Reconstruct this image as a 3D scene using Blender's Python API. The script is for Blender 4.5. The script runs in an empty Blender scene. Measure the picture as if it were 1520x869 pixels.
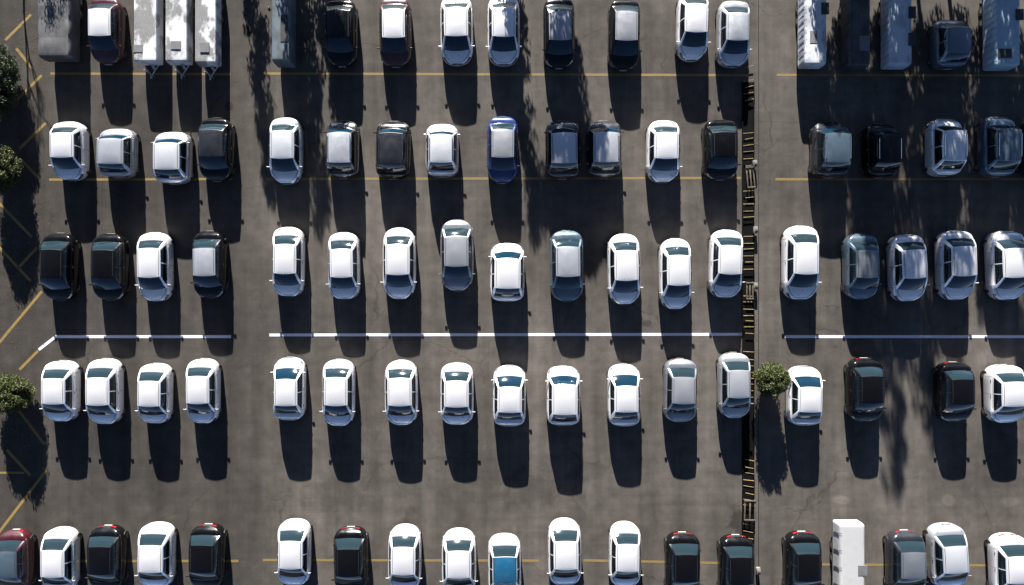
import bpy, bmesh, math, random
from mathutils import Vector, Matrix, noise
random.seed(11)
R = math.radians
D = bpy.data
sc = bpy.context.scene
col = sc.collection
PX = 24.0            # photo pixels per metre on the ground
CX = -1.25           # camera x
H = 38.0             # camera height
EL, AZ = 15.6, 5.5   # sun elevation, azimuth drift of the shadows to the right

def at(px, py, z=0.0):
    """photo pixel -> world point on the plane of height z"""
    gx, gy = (px - 760) / PX, (434.5 - py) / PX
    k = (H - z) / H
    return CX + (gx - CX) * k, gy * k

# ------------------------------------------------------------------ materials
def nt(name):
    m = D.materials.new(name); m.use_nodes = True
    t = m.node_tree
    return m, t, t.nodes['Principled BSDF']

def N(t, typ, **kw):
    n = t.nodes.new(typ)
    for k, v in kw.items():
        if k in n.inputs: n.inputs[k].default_value = v
        else: setattr(n, k, v)
    return n

def ramp(t, stops, src):
    n = t.nodes.new('ShaderNodeValToRGB')
    e = n.color_ramp.elements
    while len(e) < len(stops): e.new(0.5)
    for i, (p, c) in enumerate(stops):
        e[i].position = p
        e[i].color = (c, c, c, 1) if not isinstance(c, tuple) else (*c, 1)
    t.links.new(src, n.inputs['Fac'])
    return n.outputs['Color']

def mixc(t, a, b, fac, mode='MIX'):
    n = t.nodes.new('ShaderNodeMix'); n.data_type = 'RGBA'; n.blend_type = mode
    for s, v in ((0, fac), (6, a), (7, b)):
        if hasattr(v, 'default_value') or hasattr(v, 'is_output'): t.links.new(v, n.inputs[s])
        elif s == 0: n.inputs[0].default_value = v
        else: n.inputs[s].default_value = (*v, 1)
    return n.outputs[2]

def simple(name, c, rough=0.5, metal=0.0, coat=0.0, vary=0.0, scale=3.0, ior=None):
    m, t, b = nt(name)
    b.inputs['Base Color'].default_value = (*c, 1)
    b.inputs['Roughness'].default_value = rough
    b.inputs['Metallic'].default_value = metal
    b.inputs['Coat Weight'].default_value = coat
    b.inputs['Coat Roughness'].default_value = 0.06
    if ior: b.inputs['IOR'].default_value = ior
    if vary:
        co = N(t, 'ShaderNodeTexCoord')
        no = N(t, 'ShaderNodeTexNoise', Scale=scale, Detail=5.0)
        t.links.new(co.outputs['Object'], no.inputs['Vector'])
        f = ramp(t, [(0.3, 1 - vary), (0.75, 1.0)], no.outputs['Fac'])
        t.links.new(mixc(t, c, f, 1.0, 'MULTIPLY'), b.inputs['Base Color'])
    return m

def paint(name, c, metal=0.0, rough=0.35, dust=0.06):
    """clear coated car paint under a little dust"""
    m, t, b = nt(name)
    oi = N(t, 'ShaderNodeObjectInfo')
    geo = N(t, 'ShaderNodeNewGeometry')
    no = N(t, 'ShaderNodeTexNoise', Scale=2.2, Detail=6.0, Roughness=0.6)
    t.links.new(geo.outputs['Position'], no.inputs['Vector'])
    f = ramp(t, [(0.42, 0.0), (0.75, dust * 2)], no.outputs['Fac'])
    t.links.new(mixc(t, c, (0.30, 0.27, 0.23), f), b.inputs['Base Color'])
    b.inputs['Metallic'].default_value = metal
    rr = ramp(t, [(0.35, rough - 0.06), (0.7, rough + 0.1)], no.outputs['Fac'])
    t.links.new(rr, b.inputs['Roughness'])
    b.inputs['Coat Weight'].default_value = 1.0 if max(c) > .01 else .35
    if max(c) <= .01: b.inputs['Specular IOR Level'].default_value = .25
    b.inputs['Coat Roughness'].default_value = 0.05
    return m

P = {
    'white':  paint('white car paint', (0.80, 0.80, 0.81), 0.38, 0.33),
    'pearl':  paint('pearl white car paint', (0.72, 0.74, 0.76), 0.5, 0.33),
    'silver': paint('silver car paint', (0.62, 0.64, 0.67), 0.65, 0.34),
    'lightgrey': paint('light grey car paint', (0.36, 0.375, 0.40), 0.5, 0.36),
    'grey':   paint('grey car paint', (0.20, 0.22, 0.245), 0.5, 0.38),
    'steel':  paint('steel blue car paint', (0.085, 0.13, 0.17), 0.5, 0.38),
    'charcoal': paint('charcoal car paint', (0.02, 0.022, 0.026), 0.3, 0.3, 0.01),
    'black':  paint('black car paint', (0.003, 0.003, 0.0035), 0.0, 0.22, 0.0),
    'maroon': paint('dark red car paint', (0.04, 0.004, 0.007), 0.15, 0.35, 0.02),
    'navy':   paint('dark blue car paint', (0.008, 0.03, 0.14), 0.2, 0.35, 0.02),
    'teal':   paint('teal blue roof paint', (0.008, 0.085, 0.17), 0.1, 0.4, 0.03),
}

def make_glass(name, c, alpha):
    m, t, b = nt(name)
    b.inputs['Base Color'].default_value = (*c, 1)
    b.inputs['Roughness'].default_value = 0.06
    b.inputs['IOR'].default_value = 1.6
    b.inputs['Alpha'].default_value = alpha
    return m
GLASS = make_glass('tinted car glass', (0.012, 0.024, 0.030), 0.86)
WSGLASS = make_glass('windscreen glass', (0.004, 0.018, 0.034), 0.96); WSGLASS.node_tree.nodes['Principled BSDF'].inputs['IOR'].default_value = 1.5
DARKGLASS = make_glass('privacy glass', (0.004, 0.007, 0.009), 0.85)
BLACK = simple('black plastic', (0.012, 0.012, 0.013), 0.5)
SEAM = simple('shut line', (0.006, 0.006, 0.006), 0.8)
RUBBER = simple('tyre rubber', (0.018, 0.018, 0.018), 0.85)
RIM = simple('alloy rim', (0.45, 0.45, 0.46), 0.3, 0.9)
CHROME = simple('bright metal', (0.6, 0.6, 0.6), 0.18, 1.0)
LAMP = simple('headlight lens', (0.18, 0.19, 0.2), 0.1, 0.4, 1.0)
LAMPD = simple('smoked headlight lens', (0.02, 0.022, 0.025), 0.1, 0.2, 1.0)
RED = simple('red tail lens', (0.28, 0.006, 0.01), 0.15, 0.0, 1.0)
CLEAR = simple('clear tail lens', (.5, .48, .48), .2, 0.0, 1.0)
PLATE = simple('plate white', (0.3, 0.3, 0.29), 0.4)
SEAT = simple('dark seat cloth', (0.045, 0.045, 0.05), 0.85, vary=0.3, scale=8)
SEATL = simple('grey seat cloth', (0.20, 0.205, 0.20), 0.85, vary=0.3, scale=8)
TRIM = simple('grey shelf cloth', (0.10, 0.11, 0.105), 0.85)

# ------------------------------------------------------------------ objects
def obj(name, me, mats, parent=None):
    o = D.objects.new(name, me)
    if mats is not None and not me.materials:
        for m in (mats if isinstance(mats, (list, tuple)) else [mats]): me.materials.append(m)
    col.objects.link(o)
    if parent: o.parent = parent
    return o

def tag(o, label=None, cat=None, group=None, kind=None):
    if label: o['label'] = label
    if cat: o['category'] = cat
    if group: o['group'] = group
    if kind: o['kind'] = kind
    return o

def empty(name, loc=(0, 0, 0), rz=0.0):
    o = D.objects.new(name, None); o.empty_display_size = 0.3
    o.location = loc; o.rotation_euler = (0, 0, rz); col.objects.link(o)
    return o

class MB:
    def __init__(s): s.v = []; s.f = []; s.m = []
    def add(s, vs, fs, mi=0):
        b = len(s.v); s.v += [tuple(v) for v in vs]
        s.f += [tuple(b + i for i in f) for f in fs]; s.m += [mi] * len(fs)
        return s
    def box(s, c, d, mi=0, rz=0.0, bev=0.0):
        bm = bmesh.new(); bmesh.ops.create_cube(bm, size=1)
        bmesh.ops.scale(bm, vec=d, verts=bm.verts)
        if bev: bmesh.ops.bevel(bm, geom=bm.edges[:], offset=bev, segments=2, affect='EDGES', profile=0.5)
        M = Matrix.Translation(c) @ Matrix.Rotation(rz, 4, 'Z')
        bm.verts.index_update()
        s.add([M @ v.co for v in bm.verts], [[v.index for v in f.verts] for f in bm.faces], mi)
        bm.free(); return s
    def grid(s, pts, mi=0, skip=None, flip=False):
        nr, nc = len(pts), len(pts[0]); b = len(s.v)
        s.v += [tuple(p) for r in pts for p in r]
        for i in range(nr - 1):
            for j in range(nc - 1):
                if skip and skip(i, j): continue
                f = (b + i*nc + j, b + i*nc + j + 1, b + (i+1)*nc + j + 1, b + (i+1)*nc + j)
                s.f.append(f[::-1] if flip else f); s.m.append(mi)
        return s
    def tube(s, a, b, r0, r1=None, n=8, mi=0, cap=True):
        a, b = Vector(a), Vector(b); r1 = r0 if r1 is None else r1
        q = (b - a).to_track_quat('Z', 'Y')
        vs = []
        for p, r in ((a, r0), (b, r1)):
            for k in range(n):
                an = 2*math.pi*k/n
                vs.append(p + q @ Vector((r*math.cos(an), r*math.sin(an), 0)))
        fs = [(k, (k+1) % n, n + (k+1) % n, n + k) for k in range(n)]
        if cap: fs += [tuple(range(n))[::-1], tuple(range(n, 2*n))]
        return s.add(vs, fs, mi)
    def mesh(s, name='mesh', smooth=True, fix=True):
        me = D.meshes.new(name); me.from_pydata(s.v, [], s.f)
        me.polygons.foreach_set('material_index', s.m)
        if fix:
            bm = bmesh.new(); bm.from_mesh(me)
            bmesh.ops.recalc_face_normals(bm, faces=bm.faces); bm.to_mesh(me); bm.free()
        if smooth:
            me.polygons.foreach_set('use_smooth', [True]*len(me.polygons))
            me.set_sharp_from_angle(angle=R(42))
        me.update()
        return me

def lerp(a, b, t): return a + (b - a) * t

# ------------------------------------------------------------------ cars
PROF = [(0.90, 0.0), (0.955, 0.06), (0.975, 0.2), (0.99, 0.38), (1.0, 0.55), (0.995, 0.70), (0.975, 0.82), (0.945, 0.90),
        (0.90, 0.955), (0.84, 0.982), (0.72, 1.0), (0.52, 1.018), (0.26, 1.03), (0.0, 1.034)]

class Car:
    def __init__(s, L=4.15, W=2.0, f=(.165, .185, .40, .135, .115), zr=1.42, zh=.90, ztk=.98, pf=5.8, pr=7, q=2.3,
                 nose=.56, tail=.60, tk_soft=.95, roofw=.70, suv=False):
        s.L, s.W, s.zr, s.suv = L, W, zr, suv
        s.pf, s.pr, s.q, s.rw = pf, pr, q, roofw
        c = [0]
        for x in f: c.append(c[-1] + x)
        s.c = c
        s.yA, s.yB, s.yC, s.yD = [(-.5 + c[i]) * L for i in (1, 2, 3, 4)]
        s.deck = [(0, nose), (.025, nose + .10), (.07, zh - .13), (c[1], zh), (.5, .5*(zh+ztk)), (c[4], ztk), (tk_soft, ztk - .03), (.985, tail + .12), (1, tail)]
    def hw(s, y):
        t = max(-1, min(1, y / (s.L / 2)))
        p = s.pf if t < 0 else s.pr
        return s.W / 2 * max(0.0, 1 - abs(t) ** p) ** (1 / s.q)
    def _zt(s, u):
        d = s.deck
        for i in range(len(d) - 1):
            if u <= d[i+1][0]:
                k = (u - d[i][0]) / (d[i+1][0] - d[i][0])
                return lerp(d[i][1], d[i+1][1], max(0, k))
        return d[-1][1]
    def zt(s, y):
        u = y / s.L + .5
        return sum(s._zt(min(1, max(0, u + d))) for d in (-.03, -.02, -.01, 0, .01, .02, .03)) / 7
    def zb(s, y):
        t = abs(y / (s.L/2)); return .20 + .12 * t ** 6
    def S(s, y, k, off=0.0):
        """surface point: k in [-1,1], 0 = centre of the deck, +-1 = sill"""
        a = (1 - abs(k)) * (len(PROF) - 1); i = min(int(a), len(PROF) - 2); t = a - i
        cx, cz = lerp(PROF[i][0], PROF[i+1][0], t), lerp(PROF[i][1], PROF[i+1][1], t)
        sg = 1 if k >= 0 else -1
        zb = s.zb(y)
        p = Vector((sg * cx * s.hw(y), y, zb + (s.zt(y) - zb) * cz))
        if off:
            c = Vector((0, max(-s.L*.33, min(s.L*.33, y)), .45))
            d = (p - c); d.z *= 1.6
            p += d.normalized() * off
        return p
    def patch(s, mb, y0, y1, k0, k1, off=.006, n=6, m=6, mi=0):
        pts = [[s.S(lerp(y0, y1, i/n), lerp(k0, k1, j/m), off) for j in range(m+1)] for i in range(n+1)]
        return mb.grid(pts, mi)
    def ribbon(s, mb, pts, w=.018, mi=1, off=.004):
        """a thin line on the surface through (y, k) pairs"""
        P3 = []
        for a, b in zip(pts[:-1], pts[1:]):
            for i in range(6): P3.append(s.S(lerp(a[0], b[0], i/6), lerp(a[1], b[1], i/6), off))
        P3.append(s.S(*pts[-1], off))
        rows = []
        for i, p in enumerate(P3):
            t = (P3[min(i+1, len(P3)-1)] - P3[max(i-1, 0)]).normalized()
            nrm = Vector((p.x * .6, 0, 1)) if abs(p.x) < s.W*.44 else Vector((p.x, 0, .1))
            sd = t.cross(nrm.normalized()).normalized() * w / 2
            rows.append([p - sd, p + sd])
        mb.grid(rows, mi)
    def belt(s, y): return s.zb(y) + (s.zt(y) - s.zb(y)) * .965
    def cab(s, side, u, v):
        """point on the cabin wall, side 'F','B','L','R', v = 0 belt .. 1 roof"""
        L = s.L
        gb = lambda y: s.hw(y) * .915
        gr = s.W / 2 * s.rw
        yA, yB, yC, yD = s.yA, s.yB, s.yC, s.yD
        bowA, bowB, bowC, bowD = .20, .07, .05, .13
        zr = s.zr - .045
        if side in 'FB':
            x01 = 2*u - 1
            if side == 'F': y0, y1, b0, b1 = yA + .13, yB + .03, -bowA, -bowB
            else: y0, y1, b0, b1 = yD - .09, yC - .03, bowD, bowC
            xb, xt = x01 * gb(y0), x01 * gr
            yb, yt = y0 + b0*(1 - x01**2), y1 + b1*(1 - x01**2)
            x, y = lerp(xb, xt, v), lerp(yb, yt, v)
            z = lerp(s.belt(yb) - (.01 if abs(x01) < .9 else 0), zr + .03*(1 - x01**2), v) + .045*math.sin(math.pi*v)
            return Vector((x, y, z))
        y0b, y1b, y0t, y1t = yA + .13, yD - .09, yB + .03, yC - .03
        yb, yt = lerp(y0b, y1b, u), lerp(y0t, y1t, u)
        y = lerp(yb, yt, v)
        xb = gb(yb); xt = gr
        bul = .045*math.sin(math.pi*v) 
        x = lerp(xb, xt, v) + bul * (4*u*(1-u)) * .8
        z = lerp(s.belt(yb), zr, v) + bul
        return Vector((x if side == 'R' else -x, y, z))

def lin(a, b, n): return [lerp(a, b, i/n) for i in range(n+1)]

def build_car(c, seat=SEAT, lampdark=False, name='sedan', priv=False, flipk=False):
    L, W = c.L, c.W
    root = empty(name)
    # --- body
    mb = MB()
    ny, nk = 46, 40
    ys = [-L/2 * math.cos(math.pi * i / ny) for i in range(ny + 1)]
    ks = [-1 + 2*j/nk for j in range(nk + 1)]
    pts = [[c.S(y, k) for k in ks] for y in ys]
    lo, hi = c.yA + .28, c.yD - .24
    # the opening under the cabin
    def skip(i, j):
        k = (ks[j] + ks[j+1]) / 2
        return lo < ys[i] and ys[i+1] < hi and abs(k) < .36
    mb.grid(pts, 0, skip)
    mb.grid([[Vector((-.9*c.hw(y), y, c.zb(y))), Vector((.9*c.hw(y), y, c.zb(y)))] for y in ys], 2)
    yf, yr = -L/2, L/2
    # shut lines: bonnet, boot, doors
    c.ribbon(mb, [(c.yA+.10, -.30), (yf+.45, -.26), (yf+.17, -.17), (yf+.12, 0), (yf+.17, .17), (yf+.45, .26), (c.yA+.10, .30)], .026)
    c.ribbon(mb, [(c.yD+.05, -.28), (yr-.2, -.24), (yr-.11, -.1), (yr-.11, .1), (yr-.2, .24), (c.yD+.05, .28)], .016)
    mid = lerp(c.yA, c.yD, .50)
    for sg in (-1, 1):
        for y in (c.yA + .22, mid, c.yD - .28):
            c.ribbon(mb, [(y, sg*.42), (y - .02, sg*.7), (y, sg*.93)], .014)
        c.ribbon(mb, [(c.yA + .22, sg*.93), (c.yD - .28, sg*.93)], .02)
    # lower grille and rear apron
    c.patch(mb, yf+.004, yf+.05, -.55, .55, .006, 4, 14, 1)
    c.patch(mb, yr-.03, yr-.004, -.55, .55, .006, 4, 14, 1)
    me = mb.mesh('car_body')
    body = obj('body', me, [P['white'], SEAM, BLACK], root); body['pp'] = 'b'
    # --- cabin frame with the window openings
    fr = MB()
    nu, nv = 24, 12
    def cells(side, holes, nu, nv):
        us, vs = [i/nu for i in range(nu+1)], [j/nv for j in range(nv+1)]
        for (a, b, d, e) in holes:
            for w, arr in ((a, us), (b, us), (d, vs), (e, vs)):
                if w not in arr: arr.append(w)
        us.sort(); vs.sort()
        g = [[c.cab(side, u, v) for v in vs] for u in us]
        def sk(i, j):
            uc, vc = (us[i]+us[i+1])/2, (vs[j]+vs[j+1])/2
            return any(a < uc < b and d < vc < e for (a, b, d, e) in holes)
        fr.grid(g, 0, sk)
        out = []
        for (a, b, d, e) in holes:
            uu = [u for u in us if a <= u <= b]; vv = [v for v in vs if d <= v <= e]
            out.append([[c.cab(side, u, v) for v in vv] for u in uu])
        return out
    gF = cells('F', [(.055, .945, .03, .95)], 16, nv)
    gB = cells('B', [(.055, .945, .06, .94)], 16, nv)
    gR = cells('R', [(.035, .49, .10, .90), (.515, .93, .10, .90)], nu, nv)
    gL = cells('L', [(.035, .49, .10, .90), (.515, .93, .10, .90)], nu, nv)
    o = obj('cabin_frame', fr.mesh('cabin_frame'), [P['white']], root); o['pp'] = 'b'
    def glass(nm, g, mat):
        m = MB(); m.grid(g); return obj(nm, m.mesh(nm), [mat], root)
    glass('windshield', gF[0], WSGLASS); glass('rear_window', gB[0], DARKGLASS if priv else WSGLASS if flipk else GLASS)
    for g in gR + gL: glass('side_window', g, DARKGLASS)
    # rubber strips that frame windscreen and rear glass
    def strip(side, u0, v0, u1, v1, w=.03):
        pr = [c.cab(side, lerp(u0, u1, i/14), lerp(v0, v1, i/14)) + Vector((0, 0, .005)) for i in range(15)]
        rows = []
        for i, p in enumerate(pr):
            t = (pr[min(i+1, 14)] - pr[max(0, i-1)]).normalized()
            sd = t.cross(Vector((0, -.5 if side == 'F' else .5, 1)).normalized()).normalized() * w/2
            rows.append([p - sd, p + sd])
        ms = MB(); ms.grid(rows); obj('window_seal', ms.mesh('window_seal', fix=False), [BLACK], root)
    strip('F', .05, .02, .95, .02, .06); strip('F', .05, .955, .95, .955, .02); strip('B', .055, .05, .945, .05, .03); strip('B', .09, .94, .91, .94, .02)
    
    # --- roof
    rf = MB(); n, m = 18, 22
    pts = []
    for i in range(n+1):
        u = i/n; a, b = c.cab('F', u, 1.0), c.cab('B', u, 1.0); row = []
        for j in range(m+1):
            v = j/m; p = a.lerp(b, v)
            p.x += (0.035*math.sin(math.pi*v)) * (2*u-1) * 0
            p.z += .055*math.sin(math.pi*v)**.7 * (1 - abs(2*u-1)**3) + .012*math.sin(math.pi*v)
            if 0 < u < 1: p.z += .004
            row.append(p)
        pts.append(row)
    rf.grid(pts)
    for sg in (-1, 1):      # roof gutters
        x = sg*.86
        q = [Vector((a.x, a.y, a.z + .006)) for a in pts[1 if sg < 0 else n-1]][1:-1]
        rf.grid([[p + Vector((-.012, 0, 0)), p + Vector((.012, 0, 0))] for p in q], 1)
    o = obj('roof', rf.mesh('roof'), [P['white'], SEAM], root); o['pp'] = 'r'
    if c.suv:
        for sg in (-1, 1):
            x = sg * W/2 * (c.rw - .05)
            r = MB(); r.tube((x, c.yB+.25, c.zr+.05), (x, c.yC-.25, c.zr+.05), .018, n=6)
            for yy in (c.yB+.25, c.yC-.25): r.tube((x, yy, c.zr-.03), (x, yy, c.zr+.05), .018, n=6)
            obj('roof_rail', r.mesh('roof_rail'), [CHROME], root)
    # --- lights
    for sg in (-1, 1):
        h = MB(); c.patch(h, yf+.07, yf+.40, sg*.34, sg*.58, .008, 6, 8)
        obj('headlight', h.mesh('headlight'), [LAMPD if lampdark else LAMP], root)
        h = MB(); c.patch(h, yr-.075, yr-.01, sg*.46, sg*.66, .008, 6, 8)
        obj('taillight', h.mesh('taillight'), [RED], root)
    # plates
    for y, nm in ((yf, 'front'), (yr, 'rear')):
        p = MB(); sg = -1 if y < 0 else 1
        p.box((0, y + sg*.012, .50), (.46, .02, .12), 0, 0, .004)
        obj('license_plate', p.mesh('license_plate'), [PLATE], root)
    # mirrors
    for sg in (-1, 1):
        y = c.yA + .30
        x = c.hw(y) * .955
        mm = MB(); mm.box((sg*(x+.075), y, c.zt(y) + .03), (.17, .07, .085), 0, sg*.12, .03)
        mm.box((sg*(x+.03), y + .01, c.zt(y) + .01), (.14, .05, .04), 0, 0, .01)
        o = obj('mirror', mm.mesh('mirror'), [P['white']], root); o['pp'] = 'b'
        g = MB(); g.box((sg*(x+.075), y + .042, c.zt(y)+.03), (.12, .006, .07), 0, sg*.15)
        obj('mirror_glass', g.mesh('mirror_glass'), [CHROME], o)
        for yy in (lerp(c.yA, c.yD, .46), lerp(c.yA, c.yD, .82)):
            dh = MB(); q = c.S(yy, sg*.50, .012)
            dh.box(q, (.03, .15, .03), 0, 0, .008)
            obj('door_handle', dh.mesh('door_handle'), [CHROME], root)
    # wheels
    for y in (yf + L*.19, yr - L*.18):
        for sg in (-1, 1):
            x = sg * c.hw(y) * .958
            ar = MB(); seg = 20; r0 = .325
            vs = [(x + sg*.006, y + r0*math.cos(math.pi*2*k/seg), max(.205, .30 + r0*math.sin(math.pi*2*k/seg))) for k in range(seg)]
            vb = [(x - sg*.10, a, b) for (_, a, b) in vs]
            ar.add(vs + vb, [tuple(range(seg))] + [(k, (k+1) % seg, seg + (k+1) % seg, seg + k) for k in range(seg)])
            obj('wheel_arch', ar.mesh('wheel_arch'), [BLACK], root)
            w = MB()
            prof = [(.0, .18), (.0, .27), (.03, .295), (.08, .30), (.17, .30), (.21, .28), (.21, .18)]
            seg = 24; rows = []
            for k in range(seg + 1):
                an = 2*math.pi*k/seg
                rows.append([(x + sg*(.014 - a), y + r*math.cos(an), .30 + r*math.sin(an)) for a, r in prof])
            w.grid(rows)
            wo = obj('wheel', w.mesh('wheel'), [RUBBER], root)
            rm = MB()
            vs = [(x + sg*.006, y, .30)]
            for k in range(20):
                an = 2*math.pi*k/20; rr = .185
                vs.append((x + sg*(.008 if k % 4 < 2 else .0), y + rr*math.cos(an), .30 + rr*math.sin(an)))
            rm.add(vs, [(0, k+1, (k+1) % 20 + 1) for k in range(20)])
            obj('rim', rm.mesh('rim'), [RIM], wo)
    # --- interior
    it = MB(); it.box((0, (c.yA+c.yD)/2, .33), (W*.82, (c.yD-c.yA)*.9, .04))
    obj('cabin_floor', it.mesh('cabin_floor'), [BLACK], root)
    for sg in (-1, 1):
        s = MB(); y = lerp(c.yB, c.yC, .22)
        s.box((sg*.40, y, .52), (.52, .52, .16), 0, 0, .05)
        s.box((sg*.40, y+.30, .82), (.50, .14, .56), 0, 0, .06)
        s.box((sg*.40, y+.33, 1.17), (.26, .10, .18), 0, 0, .04)
        obj('front_seat', s.mesh('front_seat'), [seat], root)
    s = MB(); y = lerp(c.yB, c.yC, .78)
    s.box((0, y, .52), (1.3, .48, .16), 0, 0, .05); s.box((0, y+.28, .80), (1.3, .14, .50), 0, 0, .06)
    for x in (-.4, .4): s.box((x, y+.30, 1.10), (.26, .10, .15), 0, 0, .04)
    obj('rear_seat', s.mesh('rear_seat'), [seat], root)
    s = MB(); s.box((0, c.yA+.42, c.zt(c.yA)-.10), (W*.70, .42, .12), 0, 0, .04)
    obj('dashboard', s.mesh('dashboard'), [BLACK], root)
    s = MB(); ya = y + .36; yb = c.yD - .12
    s.box((0, (ya+yb)/2, c.zt(yb)-.06), (W*.62, max(.1, yb-ya), .03), 0, 0, .01)
    obj('parcel_shelf', s.mesh('parcel_shelf'), [TRIM if seat is SEAT else SEATL], root)
    s = MB(); cc = Vector((.40, c.yA+.72, .93)); k0 = None
    for k in range(16):
        a = Vector((.18*math.cos(k*math.pi/8), -.07*math.sin(k*math.pi/8), .17*math.sin(k*math.pi/8)))
        b = Vector((.18*math.cos((k+1)*math.pi/8), -.07*math.sin((k+1)*math.pi/8), .17*math.sin((k+1)*math.pi/8)))
        s.tube(cc+a, cc+b, .014, n=5, cap=False)
    obj('steering_wheel', s.mesh('steering_wheel'), [BLACK], root)
    return root

def copy_car(src):
    r = src.copy(); col.objects.link(r)
    for ch in src.children:
        c = ch.copy(); col.objects.link(c); c.parent = r
        for g in ch.children:
            d = g.copy(); col.objects.link(d); d.parent = c
    return r

KINDS = {
    'a': dict(c=Car(), lampdark=True, name='sedan'),
    'b': dict(c=Car(f=(.155, .175, .40, .15, .12), pf=6.8, pr=7.5, ztk=.97, zr=1.40), seat=SEATL, name='sedan'),
    'c': dict(c=Car(f=(.165, .18, .40, .135, .12), pf=4.9, pr=5.5, zr=1.44, nose=.50), seat=SEATL, name='sedan', lampdark=True),
    'h': dict(c=Car(L=3.5, f=(.155, .13, .49, .15, .075), pf=7.5, pr=9, q=2.6, zr=1.50, ztk=1.0, zh=.93, tk_soft=.965, tail=.7, roofw=.73), name='hatchback', flipk=True),
    's': dict(c=Car(L=3.8, f=(.155, .13, .50, .13, .085), pf=6.5, pr=8, q=2.5, zr=1.60, ztk=1.04, zh=.96, tk_soft=.965, tail=.7, roofw=.73, suv=True), name='hatchback', priv=True),
}
used = {}
protos = {}
ORD = ['first', 'second', 'third', 'fourth', 'fifth', 'sixth', 'seventh', 'eighth', 'ninth', 'tenth']
WORD = {'white': 'white', 'pearl': 'pale white', 'silver': 'silver', 'lightgrey': 'light grey', 'grey': 'grey', 'steel': 'slate blue',
        'charcoal': 'dark grey', 'black': 'black', 'maroon': 'dark red', 'navy': 'bright blue', 'teal': 'blue'}

def place_car(bb, kind, bc, rc=None, flip=0, yaw=0.0, label=None, group=None, red=True):
    kw = KINDS[kind]; c = kw['c']
    if kind not in protos:
        protos[kind] = build_car(**kw); root = protos[kind]
        for ch in root.children_recursive:
            pass
    else:
        root = copy_car(protos[kind])
    x0, y0, x1, y1 = bb
    cx, cy = (x0+x1)/2, (y0+y1)/2
    X, Y = at(cx, cy, .60)
    wexp = 49.5 + abs(cx - 730) * .016
    sx = max(.95, min(1.06, (x1-x0)/wexp))
    lpx = (y1-y0) - abs(cy - 434) * .010
    sy = lpx / 24.4 / c.L
    root.location = (X, Y, 0)
    root.rotation_euler = (0, 0, R(yaw) + (math.pi if flip else 0))
    root.scale = (sx, sy, 1.0)
    rc = rc or bc
    for ch in root.children:
        pp = ch.get('pp')
        if pp:
            sl = ch.material_slots[0]; sl.link = 'OBJECT'
            sl.material = P[bc if pp == 'b' else rc]
    if not red:
        for ch in root.children:
            if ch.name.startswith('taillight'):
                sl = ch.material_slots[0]; sl.link = 'OBJECT'; sl.material = CLEAR
    tag(root, label, 'car', group)
    return root

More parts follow.
